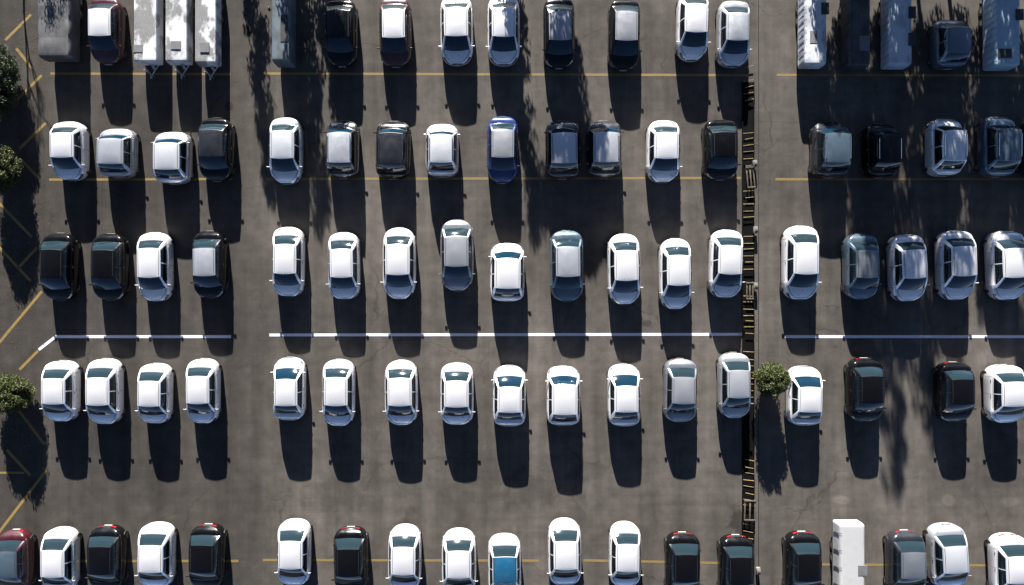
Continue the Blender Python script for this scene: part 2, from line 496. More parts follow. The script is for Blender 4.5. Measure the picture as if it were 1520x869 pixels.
# bbox in the photograph, kind, body paint, roof paint (on black cars a painted reflection), rear end towards the bottom of the photo?
ROWS = {
 'r1': [
  ('L', (132,-4,187,97), 'a','maroon','white',0,0, 'dark red car with a white roof beside the pale trailers, top row'),
  ('M', (483,-2,531,100),'a','black',None,0,0, None),
  ('M', (562,-4,612,101),'a','maroon','white',0,0, 'dark red car with a white roof between black and white cars, top row'),
  ('M', (653,-6,703,98),'a','white',None,0,0, None),
  ('M', (723,-6,772,99),'a','white',None,0,0, None),
  ('M', (806,-4,853,103),'b','black','lightgrey',0,0, None),  # grey roof colour is a painted reflection
  ('M', (901,-2,951,106),'a','black','lightgrey',0,0, None),  # reflection on the black roof painted in as grey
  ('M', (1003,-12,1052,92),'c','white',None,0,-1, None),
  ('M', (1063,0,1113,101),'b','silver',None,0,-1, None),
  ('R', (1379,28,1437,104),'h','steel',None,1,0, None)],
 'r2': [
  ('L',(75,180,134,269),'a','white',None,0,0,None),
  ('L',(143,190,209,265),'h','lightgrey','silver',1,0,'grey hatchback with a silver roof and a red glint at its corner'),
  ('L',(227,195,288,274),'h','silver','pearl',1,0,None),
  ('L',(293,174,350,270),'c','black','charcoal',0,0,None),  # roof glint painted in as charcoal
  ('M',(398,174,452,274),'c','pearl',None,0,0,None),
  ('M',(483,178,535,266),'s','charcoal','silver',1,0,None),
  ('M',(557,179,611,267),'s','black','charcoal',1,0,'black hatchback with red tail lights towards the yellow line'),  # charcoal roof paints in a reflection
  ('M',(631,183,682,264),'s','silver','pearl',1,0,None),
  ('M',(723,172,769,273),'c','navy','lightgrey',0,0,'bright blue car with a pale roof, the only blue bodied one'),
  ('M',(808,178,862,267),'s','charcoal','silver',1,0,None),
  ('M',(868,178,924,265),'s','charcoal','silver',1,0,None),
  ('M',(957,178,1011,272),'c','white',None,0,0,None),
  ('M',(1041,177,1097,268),'b','black',None,0,0,None),
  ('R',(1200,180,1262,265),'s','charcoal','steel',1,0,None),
  ('R',(1280,183,1331,265),'s','black',None,1,0,None),
  ('R',(1372,175,1429,263),'s','pearl',None,1,0,None),
  ('R',(1449,172,1509,264),'s','steel',None,1,0,None),
  ('R',(1511,178,1568,265),'h','charcoal',None,1,0,None)],
 'r3': [
  ('L',(60,346,118,446),'b','black',None,0,0,None),
  ('L',(135,347,193,446),'b','black',None,0,0,None),
  ('L',(203,345,259,448),'a','white',None,0,0,None),
  ('L',(285,343,338,443),'b','black','silver',0,0,None),  # silver roof is a reflection put into the colour
  ('M',(403,337,454,441),'b','white',None,0,0,None),
  ('M',(486,345,536,445),'b','pearl','white',0,0,None),
  ('M',(567,338,619,445),'c','white',None,0,0,None),
  ('M',(653,326,704,433),'c','grey','lightgrey',0,0,'grey sedan parked further up than its row mates, above the white line'),
  ('M',(727,361,779,448),'h','white',None,1,0,'short white hatchback with red tail lights along its lower edge'),
  ('M',(815,342,867,448),'a','steel','silver',0,0,None),
  ('M',(900,347,952,453),'c','white',None,0,1,None),
  ('M',(976,354,1028,460),'c','white',None,0,0,None),
  ('M',(1050,341,1104,443),'a','white',None,0,-2,None),
  ('R',(1158,335,1217,446),'a','white',None,0,0,None),
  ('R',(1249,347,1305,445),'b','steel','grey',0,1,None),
  ('R',(1315,348,1376,448),'a','white',None,0,3,None),
  ('R',(1386,342,1449,446),'a','white',None,0,2,None),
  ('R',(1460,343,1525,446),'b','white',None,0,3,None)],
 'r4': [
  ('L',(62,535,121,627),'b','white',None,0,0,None),
  ('L',(127,532,185,631),'b','white',None,0,0,None),
  ('L',(204,539,258,630),'b','white',None,0,0,None),
  ('L',(275,532,329,630),'a','white',None,0,0,None),
  ('M',(404,530,456,625),'b','white',None,1,0,None),
  ('M',(477,533,529,634),'a','white',None,0,0,None),
  ('M',(570,534,622,633),'c','white',None,0,0,None),
  ('M',(653,538,704,632),'b','white',None,0,0,None),
  ('M',(731,542,781,634),'b','white',None,1,0,None),
  ('M',(810,543,862,632),'h','white',None,1,0,None),
  ('M',(900,540,952,634),'b','white',None,1,0,None),
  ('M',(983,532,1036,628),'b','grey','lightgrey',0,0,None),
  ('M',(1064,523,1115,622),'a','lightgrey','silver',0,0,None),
  ('R',(1165,543,1222,633),'b','white',None,1,0,None),
  ('R',(1254,531,1313,627),'b','black',None,0,0,None),
  ('R',(1385,537,1446,627),'b','black',None,0,0,None),
  ('R',(1458,541,1524,629),'b','white',None,0,2,None)],
 'r5': [
  ('L',(-4,785,50,885),'a','maroon','steel',0,0,'dark red car with a slate blue roof in the bottom left corner'),
  ('L',(61,782,120,882),'b','white',None,0,0,None),
  ('L',(129,779,190,880),'a','black',None,0,0,None),
  ('L',(203,775,263,875),'b','white',None,0,0,None),
  ('L',(279,777,337,877),'a','black',None,0,0,None),
  ('M',(410,770,464,872),'a','white',None,0,0,None),
  ('M',(494,781,548,881),'b','black',None,0,0,None),
  ('M',(575,778,627,880),'c','white',None,0,0,None),
  ('M',(655,784,708,884),'c','white',None,0,0,None),
  ('M',(724,792,774,890),'b','white','teal',0,0,'white car with a blue roof, the only one, in the bottom row'),
  ('M',(812,769,864,873),'c','white',None,0,0,None),
  ('M',(902,774,953,875),'c','white',None,0,0,None),
  ('M',(985,789,1041,889),'b','black',None,0,0,None),
  ('M',(1064,793,1121,893),'b','black',None,0,0,None),
  ('R',(1161,788,1221,888),'b','black',None,0,0,None),
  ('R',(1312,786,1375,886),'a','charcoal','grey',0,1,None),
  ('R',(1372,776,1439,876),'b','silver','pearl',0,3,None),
  ('R',(1463,791,1532,891),'b','white',None,0,2,None)],
}
ROWNAME = {'r1': 'top row', 'r2': 'second row down', 'r3': 'row above white line', 'r4': 'row below white line', 'r5': 'bottom row'}
BLOCK = {'L': 'left block', 'M': 'middle block', 'R': 'right block'}
GRP = {'r1': 'cars parked in the top row', 'r2': 'cars parked in the second row', 'r3': 'cars parked above the white line', 'r4': 'cars parked below the white line', 'r5': 'cars parked in the bottom row'}
rnd = random.Random(5)
for rk, cars in ROWS.items():
    cnt = {}
    tot = {}
    for c in cars: tot[c[0]] = tot.get(c[0], 0) + 1
    for blk, bb, kind, bc, rc, flip, yaw, lab in cars:
        i = cnt.get(blk, 0); cnt[blk] = i + 1
        if lab is None:
            typ = 'hatchback' if kind in 'hs' else 'sedan'
            w = WORD[bc]
            if rc and rc != bc: w += ' ' + typ + ' with ' + WORD[rc] + ' roof'
            else: w += ' ' + typ
            pos = ORD[i] + ' from left' if i < tot[blk]-1 or tot[blk] == 1 else 'rightmost'
            if tot[blk] == 1: pos = 'only car'
            lab = '%s, %s of %s, %s' % (w, pos, BLOCK[blk], ROWNAME[rk])
        lab = lab.replace('slate blue sedan with silver roof', 'slate blue sedan')
        place_car(bb, kind, bc, rc, flip, yaw + rnd.uniform(-.7, .7), lab, GRP[rk], bc not in ('white', 'pearl', 'silver') or bb[0] in (143,727,404,731,810,1458,1463,575,812,902))

# ------------------------------------------------------------------ ground
def world_noise(t, scale, detail=6.0, rough=.6, sc3=(1, 1, 1), loc=(0, 0, 0)):
    g = N(t, 'ShaderNodeNewGeometry')
    mp = N(t, 'ShaderNodeMapping'); mp.inputs['Scale'].default_value = sc3; mp.inputs['Location'].default_value = loc
    t.links.new(g.outputs['Position'], mp.inputs['Vector'])
    n = N(t, 'ShaderNodeTexNoise', Scale=scale, Detail=detail, Roughness=rough)
    t.links.new(mp.outputs['Vector'], n.inputs['Vector'])
    return n.outputs['Fac'], g

def asphalt():
    m, t, b = nt('worn asphalt')
    fine, g = world_noise(t, 28.0, 4.0, .8)
    med, _ = world_noise(t, 1.1, 8.0, .62)
    big, _ = world_noise(t, .11, 3.0, .5)
    strk, _ = world_noise(t, .9, 5.0, .6, (1.0, .07, 1))
    strk2, _ = world_noise(t, 2.6, 4.0, .6, (.05, 1.0, 1), (4, 9, 0))
    c = ramp(t, [(.25, (.058, .052, .0455)), (.55, (.087, .0775, .068)), (.8, (.112, .100, .087))], med)
    c = mixc(t, c, ramp(t, [(.3, .55), (.5, .95), (.72, 1.3)], fine), 1.0, 'MULTIPLY')
    c = mixc(t, c, ramp(t, [(.3, .72), (.7, 1.34)], big), 1.0, 'MULTIPLY')
    c = mixc(t, c, ramp(t, [(.3, .72), (.7, 1.20)], strk), 1.0, 'MULTIPLY')
    c = mixc(t, c, ramp(t, [(.3, .92), (.7, 1.07)], strk2), 1.0, 'MULTIPLY')
    wv = N(t, 'ShaderNodeTexNoise', Scale=.8, Detail=5.0); t.links.new(g.outputs['Position'], wv.inputs['Vector'])
    wa = N(t, 'ShaderNodeVectorMath', operation='MULTIPLY_ADD'); t.links.new(wv.outputs['Color'], wa.inputs[0]); wa.inputs[1].default_value = (1.6, 1.6, 0); t.links.new(g.outputs['Position'], wa.inputs[2])
    vo = N(t, 'ShaderNodeTexVoronoi', feature='DISTANCE_TO_EDGE', Scale=.16); t.links.new(wa.outputs[0], vo.inputs['Vector'])
    cr = ramp(t, [(0.0, .55), (.0035, .8), (.006, 1.0)], vo.outputs['Distance'])
    msk, _ = world_noise(t, .25, 2.0, .5, (1, 1, 1), (30, 7, 0))
    c = mixc(t, c, mixc(t, (1, 1, 1), cr, ramp(t, [(.45, 0.0), (.6, .8)], msk)), 1.0, 'MULTIPLY')
    for (xo, so) in (((11, 3, 0), .5), ((2, 14, 0), .35)):      # small dark drips and patches
        dn, _ = world_noise(t, 1.7, 3.0, .6, (1, 1, 1), xo)
        c = mixc(t, c, ramp(t, [(.66, 1.0), (.74, .72)], dn), so, 'MULTIPLY')
    sep = N(t, 'ShaderNodeSeparateXYZ'); t.links.new(g.outputs['Position'], sep.inputs[0])
    def mr(src, a, bb, c0, c1):
        n = N(t, 'ShaderNodeMapRange'); n.interpolation_type = 'SMOOTHSTEP'
        n.inputs[1].default_value = a; n.inputs[2].default_value = bb; n.inputs[3].default_value = c0; n.inputs[4].default_value = c1
        t.links.new(src, n.inputs[0]); return n.outputs[0]
    X, Y = sep.outputs[0], sep.outputs[1]
    # vignette painted in: asphalt colour darkens over the left lot, lane and edge
    c = mixc(t, c, mr(X, (350-760)/PX, (430-760)/PX, .66, 1.0), 1.0, 'MULTIPLY')
    c = mixc(t, c, mr(X, (60-760)/PX, (75-760)/PX, .86, 1.0), 1.0, 'MULTIPLY')
    # stains, plus one painted shadow: each a soft oval in its own place
    st = None
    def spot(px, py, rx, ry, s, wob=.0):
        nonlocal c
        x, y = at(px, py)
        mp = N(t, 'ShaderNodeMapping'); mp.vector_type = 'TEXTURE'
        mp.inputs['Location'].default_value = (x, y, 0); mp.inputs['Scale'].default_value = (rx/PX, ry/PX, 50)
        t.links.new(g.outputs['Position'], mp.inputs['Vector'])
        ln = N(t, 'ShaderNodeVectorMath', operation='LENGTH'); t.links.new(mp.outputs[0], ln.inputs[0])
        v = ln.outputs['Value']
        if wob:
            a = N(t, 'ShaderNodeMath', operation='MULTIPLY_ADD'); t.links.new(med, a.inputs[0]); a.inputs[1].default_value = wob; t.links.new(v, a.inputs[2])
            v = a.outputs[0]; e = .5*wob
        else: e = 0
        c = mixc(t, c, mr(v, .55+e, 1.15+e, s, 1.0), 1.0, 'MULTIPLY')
    spot(367, 47, 7, 10, .18)  # shadow painted as a dark oval into the asphalt colour
    spot(340, 158, 7, 8, .5, .4)
    spot(1098, 775, 16, 26, .45, 2.0)
    spot(1248, 742, 15, 8, 1.5, 2.0); spot(1408, 742, 12, 9, 1.5, 2.0); spot(1500, 745, 16, 9, 1.4, 2.0)
    spot(608, 775, 10, 30, .7, 1.5); spot(500, 735, 60, 30, .85, 2.0); spot(790, 725, 50, 30, .86, 2.0)
    spot(705, 470, 12, 20, .85, 1.5); spot(960, 480, 8, 6, .6, 1.5); spot(880, 700, 40, 18, .88, 2)
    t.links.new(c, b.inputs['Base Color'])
    b.inputs['Roughness'].default_value = .92; b.inputs['Specular IOR Level'].default_value = .2
    bp = N(t, 'ShaderNodeBump', Strength=.5, Distance=.012); t.links.new(fine, bp.inputs['Height']); t.links.new(bp.outputs[0], b.inputs['Normal'])
    return m
ASPH = asphalt()
def sheet(name, pts, z, mat, kind='structure'):
    m = MB(); m.add([(x, y, z) for x, y in pts], [tuple(range(len(pts)))])
    o = obj(name, m.mesh(name, smooth=False, fix=False), [mat]); o['kind'] = kind
    return o
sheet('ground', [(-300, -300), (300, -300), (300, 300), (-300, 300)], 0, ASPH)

def soil():
    m, t, b = nt('dry soil and litter')
    f, _ = world_noise(t, 3.0, 8.0, .7)
    t.links.new(ramp(t, [(.3, (.03, .026, .018)), (.6, (.07, .055, .035)), (.8, (.05, .06, .025))], f), b.inputs['Base Color'])
    b.inputs['Roughness'].default_value = .95
    return m
SOIL = soil()
sheet('planting_strip', [(-60, 21.2), (70, 21.2), (70, 34), (-60, 34)], .012, SOIL)

def painted(name, c, wear=.5):
    m, t, b = nt(name)
    f, _ = world_noise(t, 9.0, 6.0, .75)
    c0 = mixc(t, c, (.065, .058, .05), ramp(t, [(.47, 0.0), (.72, wear)], f))
    t.links.new(c0, b.inputs['Base Color']); b.inputs['Roughness'].default_value = .8
    return m
YEL = painted('worn yellow road paint', (.20, .135, .038), .8)
YEL2 = painted('yellow road paint', (.22, .145, .035), .6)
WHT = painted('white road paint', (.62, .64, .72), .3)

def line(name, p, q, w, mat, z=.004, ext=0):
    a, b = Vector(at(*p)), Vector(at(*q)); d = (b-a).normalized(); n = Vector((-d.y, d.x)) * (w/PX/2)
    k = max(2, int((b-a).length / .35)); rows = []
    r = random.Random(int(p[0]*7+p[1]))
    m = MB()
    for i in range(k+1):
        c = a.lerp(b, i/k); j = [r.uniform(-.006, .006) for _ in range(2)]
        rows.append([(c.x+n.x*(1+j[0]*5), c.y+n.y*(1+j[0]*5), z), (c.x-n.x*(1+j[1]*5), c.y-n.y*(1+j[1]*5), z)])
    m.grid(rows, flip=True)
    o = obj(name, m.mesh(name, smooth=False, fix=False), [mat]); o['kind'] = 'structure'
    return o
for p, q in (((75,109.5),(342,110.5)), ((390,109.5),(1112,112)), ((1153,111.5),(1560,112.5)),
             ((73,267),(345,266)), ((395,266),(1100,264.5)), ((1151,266.5),(1560,266)),
             ((75,833),(354,833)), ((390,831.5),(800,832.5)), ((866,832),(1100,836.5)), ((1200,838),(1560,840))):
    line('yellow_line', p, q, 3.6, YEL)
for p, q in (((82,500),(343,500)), ((400,497.5),(1104,496.5)), ((1165,500),(1560,500)), ((57.5,519.5),(81,501.2))):
    line('white_line', p, q, 4.2, WHT, .0045 if p[0] != 57.5 else .005)
for p, q in (((8,60),(46,22)), ((24,72),(48,102)), ((-20,193),(62,112)), ((29,221),(68,183)), ((32,238),(58,265)), ((-3,300),(47,352)),
             ((-10,358),(46,418)), ((27,398),(55,368)), ((-2,510),(62,433)), ((29,549),(56.5,521)), ((26,607),(66,660)), ((10,668),(45,706)), ((-4,794),(69,698))):
    line('yellow_line', p, q, 4.0, YEL2, .0048)
line('yellow_line', (-20,702), (36,702), 3.0, YEL2, .0042)
# kerb-like seam between the two lots
line('joint', (1126,-40), (1126,900), 1.2, SEAM, .003)
line('joint', (1126,180), (1240,183), 1.0, ASPH, .003)

# ------------------------------------------------------------------ channel between the lots
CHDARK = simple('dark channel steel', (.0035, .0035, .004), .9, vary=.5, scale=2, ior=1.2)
BAR = simple('faded yellow steel', (.30, .21, .08), .6, vary=.55, scale=6)
CONC = simple('concrete', (.20, .185, .17), .9, vary=.5, scale=5)
BOARD = simple('weathered board', (.13, .105, .075), .9, vary=.6, scale=4)
def fy(py): return at(0, py)[1]
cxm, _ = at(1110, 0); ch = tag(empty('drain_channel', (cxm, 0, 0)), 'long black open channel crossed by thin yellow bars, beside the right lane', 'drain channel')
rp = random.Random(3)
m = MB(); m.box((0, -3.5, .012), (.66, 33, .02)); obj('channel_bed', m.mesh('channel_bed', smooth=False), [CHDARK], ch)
for sg in (-1, 1):
    m = MB(); rows = []
    for k in range(133):
        y = -20 + k*.25; wob = .035*noise.noise(Vector((y*.8, sg*5, 0))) + .02*noise.noise(Vector((y*4, sg*5, 3)))
        x = sg*.345 + wob; hh = .12 + .03*noise.noise(Vector((y*1.3, sg, 9)))
        rows.append([(x-.022, y, 0), (x-.02, y, hh), (x+.02, y, hh), (x+.022, y, 0)])
    m.grid(rows); obj('channel_edge', m.mesh('channel_edge'), [CHDARK], ch)
gaps = [(-40, 100), (150, 196), (252, 282), (328, 346), (408, 434), (500, 517), (596, 676), (756, 770), (836, 846)]
py = -12
while py < 890:
    if not any(a < py < b for a, b in gaps) and rp.random() > .05:
        m = MB(); x0 = -.34 + rp.choice((0, 0, .0, .12)); x1 = .31 + rp.uniform(-.04, .02)
        an = math.radians((434-py)/250*6 + rp.uniform(-2, 2)); yy = fy(py + rp.uniform(-1, 1)); zz = rp.uniform(.13, .17); th = rp.uniform(.014, .022)
        m.tube((x0, yy - math.tan(an)*.4, zz), (x1, yy + math.tan(an)*.4, zz), th, n=6)
        obj('bar', m.mesh('bar'), [BAR], ch)
    py += 9.5 + rp.uniform(-.6, .6)
def prop(name, px, py, parts, label, cat, rz=0, group=None):
    x, y = at(px, py, .1); r = tag(empty(name, (x, y, 0), rz), label, cat, group)
    for nm, bx, mat in parts:
        m = MB()
        for c, d, bv in bx: m.box(c, d, 0, 0, bv)
        obj(nm, m.mesh(nm), [mat], r)
def block(px, py, lab):
    prop('concrete_block', px, py, [('block', [((0, 0, .24), (.24, .42, .2), .03)], CONC), ('cap', [((.01, .02, .37), (.18, .2, .06), .02)], CONC)], lab, 'block', rp.uniform(-.1, .1), 'concrete blocks along the channel')
block(1120, 342, 'concrete block on the channel beside the top of a white car, just above another')
block(1120, 425, 'concrete block on the channel above the white line')
block(1119, 244, 'concrete block on the channel beside the black car of the second row')
block(1124, 846, 'concrete block on the channel near the bottom edge')
def pallet(px, py, L, lab, w=.62, rz=0):
    prop('wooden_frame', px, py, [('board', [((-w/2+.04, 0, .21), (.08, L, .03), .005)], BOARD), ('board', [((w/2-.04, 0, .21), (.08, L, .03), .005)], BOARD),
         ('board', [((0, 0, .215), (.09, L*.96, .03), .005)], BOARD), ('cross_board', [((0, -L/2+.06, .245), (w, .09, .03), .005)], BOARD), ('cross_board', [((0, L/2-.06, .245), (w, .09, .03), .005)], BOARD)],
         lab, 'frame', rz, 'wooden frames lying on the channel')
pallet(1113, 264, 1.35, 'wooden frame lying on the channel beside the black car of the second row', .5, .08)
pallet(1112, 432, 1.1, 'wooden frame lying on the channel below right of a white car', .45)
pallet(1112, 757, 1.3, 'wooden frame lying on the channel beside the dark ground stain', .7, -.03)

# ------------------------------------------------------------------ trailers
def dirt_and_shade(name, c, dark, lo=.45, hi=.55, scale=.8, amt=.8):
    m, t, b = nt(name)
    f, _ = world_noise(t, scale, 5.0, .6, (1.2, .7, 1), (rnd.uniform(0, 9), 3, 0))
    f2, _ = world_noise(t, 12.0, 5.0, .7)
    k = mixc(t, ramp(t, [(lo, 0.0), (hi, amt)], f), ramp(t, [(.3, .75), (.65, 1.0)], f2), 1.0, 'MULTIPLY')
    t.links.new(mixc(t, c, dark, k), b.inputs['Base Color'])
    b.inputs['Roughness'].default_value = .6
    bp = N(t, 'ShaderNodeBump', Strength=.35, Distance=.06); t.links.new(f, bp.inputs['Height']); t.links.new(bp.outputs[0], b.inputs['Normal'])
    return m
HATCH = simple('hatch grey', (.14, .145, .15), .7, vary=.3)
DHATCH = simple('dark hatch', (.02, .022, .025), .6, vary=.3)
ALU = simple('dull aluminium', (.4, .41, .42), .45, .6)
CHAS = simple('chassis steel', (.03, .03, .03), .6)

def wheel_pair(root, x, y, r=.3, w=.2):
    for sg in (-1, 1):
        m = MB(); m.tube((sg*(x-w/2), y, r), (sg*(x+w/2), y, r), r, n=20)
        wo = obj('wheel', m.mesh('wheel'), [RUBBER], root)
        m = MB(); m.tube((sg*(x+w/2), y, r), (sg*(x+w/2+.01), y, r), r*.55, n=14)
        obj('rim', m.mesh('rim'), [RIM], wo)

def cover_mesh(w, L, z0, z1, round_=.12, sag=.03, ribs=0, seed=0, scal=0.0):
    """tarpaulin cover: rounded box with sag between hoops; front at -y"""
    mb = MB(); ny = 70
    prof = [(1.0, 0), (1.0, .35), (.995, .7), (.97, .9), (.90, .975), (.75, 1), (.4, 1.0), (0, 1.0)]
    prof = prof + [(-a, b) for a, b in prof[::-1][1:]]
    rows = []
    for i in range(ny+1):
        t = i/ny; y = -L/2 + L*t
        e = min(t, 1-t)*L
        k = min(1, e/round_) if round_ else 1
        kk = math.sqrt(max(0, 1-(1-k)**2))
        rb = abs(math.sin(math.pi*t*ribs)) if ribs else 0
        row = []
        for (a, b) in prof:
            h = z0 + (z1-z0)*b*(.86+.14*kk)
            nz = noise.noise(Vector((a*w*1.5 + seed*7, y*1.2, seed)))
            x = a*w/2*(1-.06*(1-kk)) + (math.copysign(1, a)*scal*rb*(1-b) if abs(a) > .9 else 0)
            row.append((x, y, h - sag*(1-rb)*(b > .8)*(1.0 if abs(a) > .96 else .2) + nz*sag*.4*(b > .5)))
        rows.append(row)
    mb.grid(rows)
    n = len(prof)
    for r in (0, ny):
        mb.f.append(tuple(r*n + j for j in range(n))); mb.m.append(0)
    return mb.mesh('cover')

def trailer(bb, h, mat, label, cat='trailer', drawbar=True, hatches=(), L=5.6, ribs=0, z0=.45, scal=0, mirror=False, sag=.03, name='utility_trailer', group=None, hm=None, seed=0, side=None, top=False):
    x0, x1, yb = bb          # photo pixels of the roof's left, right and bottom edge
    X0, Y = at(x0, yb, h); X1, _ = at(x1, yb, h)
    w = X1 - X0
    cy = Y + L/2 if not top else Y - L/2
    root = empty(name, ((X0+X1)/2, cy, 0)); tag(root, label, cat, group)
    obj('cover', cover_mesh(w, L, z0, h, .12, sag, ribs, seed, scal), [mat], root)
    m = MB(); m.box((0, 0, z0-.06), (w*.97, L*.97, .12)); 
    for x in (-.3, .3): m.box((x*w, 0, z0-.16), (.08, L*.9, .1))
    obj('chassis', m.mesh('chassis', smooth=False), [CHAS], root)
    wheel_pair(root, w/2-.14, .2); wheel_pair(root, w/2-.14, .95)
    if drawbar:
        m = MB()
        m.tube((-.45, -L/2+.05, .42), (.0, -L/2-.62, .42), .035, n=6); m.tube((.45, -L/2+.05, .42), (.0, -L/2-.62, .42), .035, n=6)
        m.tube((0, -L/2-.55, .05), (0, -L/2-.55, 1.22), .035, n=8); m.box((0, -L/2-.70, .45), (.10, .22, .1), 0, 0, .02)
        obj('drawbar', m.mesh('drawbar'), [ALU], root)
        m = MB(); m.box((.22, -L/2-.16, .62), (.16, .34, .05), 0, .55, .015)
        obj('handle', m.mesh('handle'), [ALU], root)
    for (hx, hy, hw_, hh, mi, dz) in hatches:      # fractions of width, metres from the front edge
        m = MB(); yy = (-L/2 + hy) if not top else (L/2 - hy)
        m.box((hx*w, yy, h+.012+dz/2-.01), (hw_, hh, .03+dz), 0, 0, .01)
        obj('roof_hatch', m.mesh('roof_hatch', smooth=False), [HATCH if mi == 0 else DHATCH if mi == 1 else hm], root)
    if side:
        for i in range(side):
            m = MB(); y = (-L/2 + (i+.6)*L/side) if not top else (L/2 - (i+.6)*L/side)
            for dy in ((-.07, .07) if side < 8 else (0,)):
                m.tube((-w/2-.012, y+dy-.10, z0+.1), (-w/2-.006, y+dy, h*.9), .009, n=5); m.tube((-w/2-.006, y+dy, h*.9), (-w/2+.10, y+dy+.04, h+.006), .009, n=5)
            obj('strap', m.mesh('strap'), [DHATCH], root)
    if mirror:
        m = MB(); yy = -L/2 + 3.2
        m.tube((-w/2, yy, h*.8), (-w/2-.2, yy, h*.8), .02, n=6); m.box((-w/2-.22, yy, h*.8-.02), (.1, .18, .28), 0, 0, .02)
        obj('mirror', m.mesh('mirror'), [BLACK], root)
    return root

g3 = 'pale trailers in the top left'
tw = [dirt_and_shade('white sheet with grime and painted shade a', (.50, .51, .52), (.10, .095, .09), .47, .53, .62, .9), dirt_and_shade('white sheet with grime and painted shade b', (.5, .51, .52), (.08, .08, .08), .44, .52, .7, .9),  # dark blotches: dirt plus tree shadow painted into the sheets
      dirt_and_shade('white sheet with grime and painted shade c', (.5, .51, .52), (.09, .09, .09), .45, .51, .8, .9)]
trailer((197,233,91), 1.15, tw[0], 'pale grimy and shade-painted covered trailer, left of the three beside the dark red car', hatches=((-.28,.75,.55,.45,0,0),), group=g3, seed=1)
trailer((244,278,91), 1.15, tw[1], 'pale grimy and shade-painted covered trailer, middle of the three with drawbars', hatches=((0,.95,.6,.5,0,.01),), group=g3, seed=2)
trailer((288,321,93), 1.15, tw[2], 'pale grimy and shade-painted covered trailer, right of the three, next to the lane', hatches=((-.02,.9,.55,.6,0,.02),), group=g3, seed=3)
tarp = dirt_and_shade('dark grey tarpaulin', (.09, .092, .095), (.03, .03, .032), .4, .6, .9, .9)
trailer((54,103,84), 1.35, tarp, 'wide trailer under a dark grey tarpaulin in the top left corner', drawbar=False, hatches=(), ribs=5, sag=.09, seed=4, scal=.03)
bl = dirt_and_shade('slate blue sheet', (.075, .10, .12), (.03, .04, .045), .42, .6, 1.2, .8)
trailer((402,430,90), 1.5, bl, 'narrow slate blue box van with side mirror, top of the lane', cat='van', drawbar=False, hatches=((.2,1.9,.42,1.6,1,0),), mirror=True, name='box_van', seed=5, z0=.3)
rt = [dirt_and_shade('pale grey canvas', (.48, .50, .53), (.16, .17, .19), .5, .62, 1.0, .7), dirt_and_shade('dark canvas', (.05, .052, .055), (.012, .012, .013), .42, .6, 1.4, .9),
      dirt_and_shade('blue grey canvas', (.40, .45, .50), (.2, .24, .28), .5, .62, .8, .7), dirt_and_shade('light blue canvas', (.30, .40, .47), (.18, .26, .32), .5, .7, 1.5, .6)]
g4 = 'canvas covered trailers in the top right'
trailer((1195,1228,95), 1.3, rt[0], 'pale canvas covered trailer beside the right lane in the top row', drawbar=False, hatches=((.40,3.3,.45,.7,1,.02),(-.12,1.6,.42,.75,0,0)), ribs=9, scal=.015, sag=.02, side=14, group=g4, name='canvas_trailer', seed=6)
trailer((1261,1293,97), 1.3, rt[1], 'black canvas covered trailer between two pale ones in the top row', drawbar=False, hatches=((.2,1.3,.6,.9,0,0),(.0,4.4,.5,.4,2,0)), ribs=9, scal=.02, side=14, sag=.06, group=g4, name='canvas_trailer', hm=ALU, seed=7)
trailer((1321,1355,96), 1.3, rt[2], 'pale blue-grey canvas trailer with two dark boxes on its side', drawbar=False, hatches=((.46,3.1,.4,.7,1,.05),(.46,1.5,.42,.75,1,.05)), ribs=9, scal=.02, side=14, sag=.05, group=g4, name='canvas_trailer', seed=8)
trailer((1478,1516,97), 1.4, rt[3], 'pale blue canvas trailer nearest the top right corner', drawbar=False, hatches=((.42,3.0,.45,.65,1,.05),(-.15,.7,.8,.55,1,.02)), ribs=9, scal=.02, side=14, sag=.04, group=g4, name='canvas_trailer', seed=9)
wt = dirt_and_shade('clean white sheet', (.38, .38, .38), (.24, .24, .25), .55, .75, .8, .6)
trailer((1247,1285,779), 1.25, wt, 'white flat-topped trailer with black side straps in the bottom row', drawbar=False, hatches=((.38,2.75,.55,.62,0,0),(-.02,.9,.0,.0,0,0)), side=5, name='covered_trailer', seed=10, top=True, sag=.01, L=5.2)

# ------------------------------------------------------------------ trees
def leafmat(name, stops, tr=.25):
    m, t, b = nt(name)
    g = N(t, 'ShaderNodeNewGeometry')
    c = ramp(t, stops, g.outputs['Random Per Island'])
    n = N(t, 'ShaderNodeTexNoise', Scale=1.6, Detail=3.0); t.links.new(g.outputs['Position'], n.inputs['Vector'])
    c = mixc(t, c, ramp(t, [(.35, .65), (.65, 1.2)], n.outputs['Fac']), 1.0, 'MULTIPLY')
    t.links.new(c, b.inputs['Base Color']); b.inputs['Roughness'].default_value = .55
    tl = N(t, 'ShaderNodeBsdfTranslucent'); t.links.new(c, tl.inputs['Color'])
    mx = N(t, 'ShaderNodeMixShader'); mx.inputs[0].default_value = tr
    t.links.new(b.outputs[0], mx.inputs[1]); t.links.new(tl.outputs[0], mx.inputs[2])
    t.links.new(mx.outputs[0], t.nodes['Material Output'].inputs['Surface'])
    return m
LEAF = leafmat('shrub leaves', [(0, (.022, .034, .007)), (.5, (.05, .066, .012)), (1, (.10, .115, .022))])
LEAFD = leafmat('dark leaves', [(0, (.018, .03, .010)), (.5, (.035, .055, .016)), (1, (.06, .08, .025))])
BARK = simple('bark', (.06, .048, .036), .9, vary=.5, scale=9)

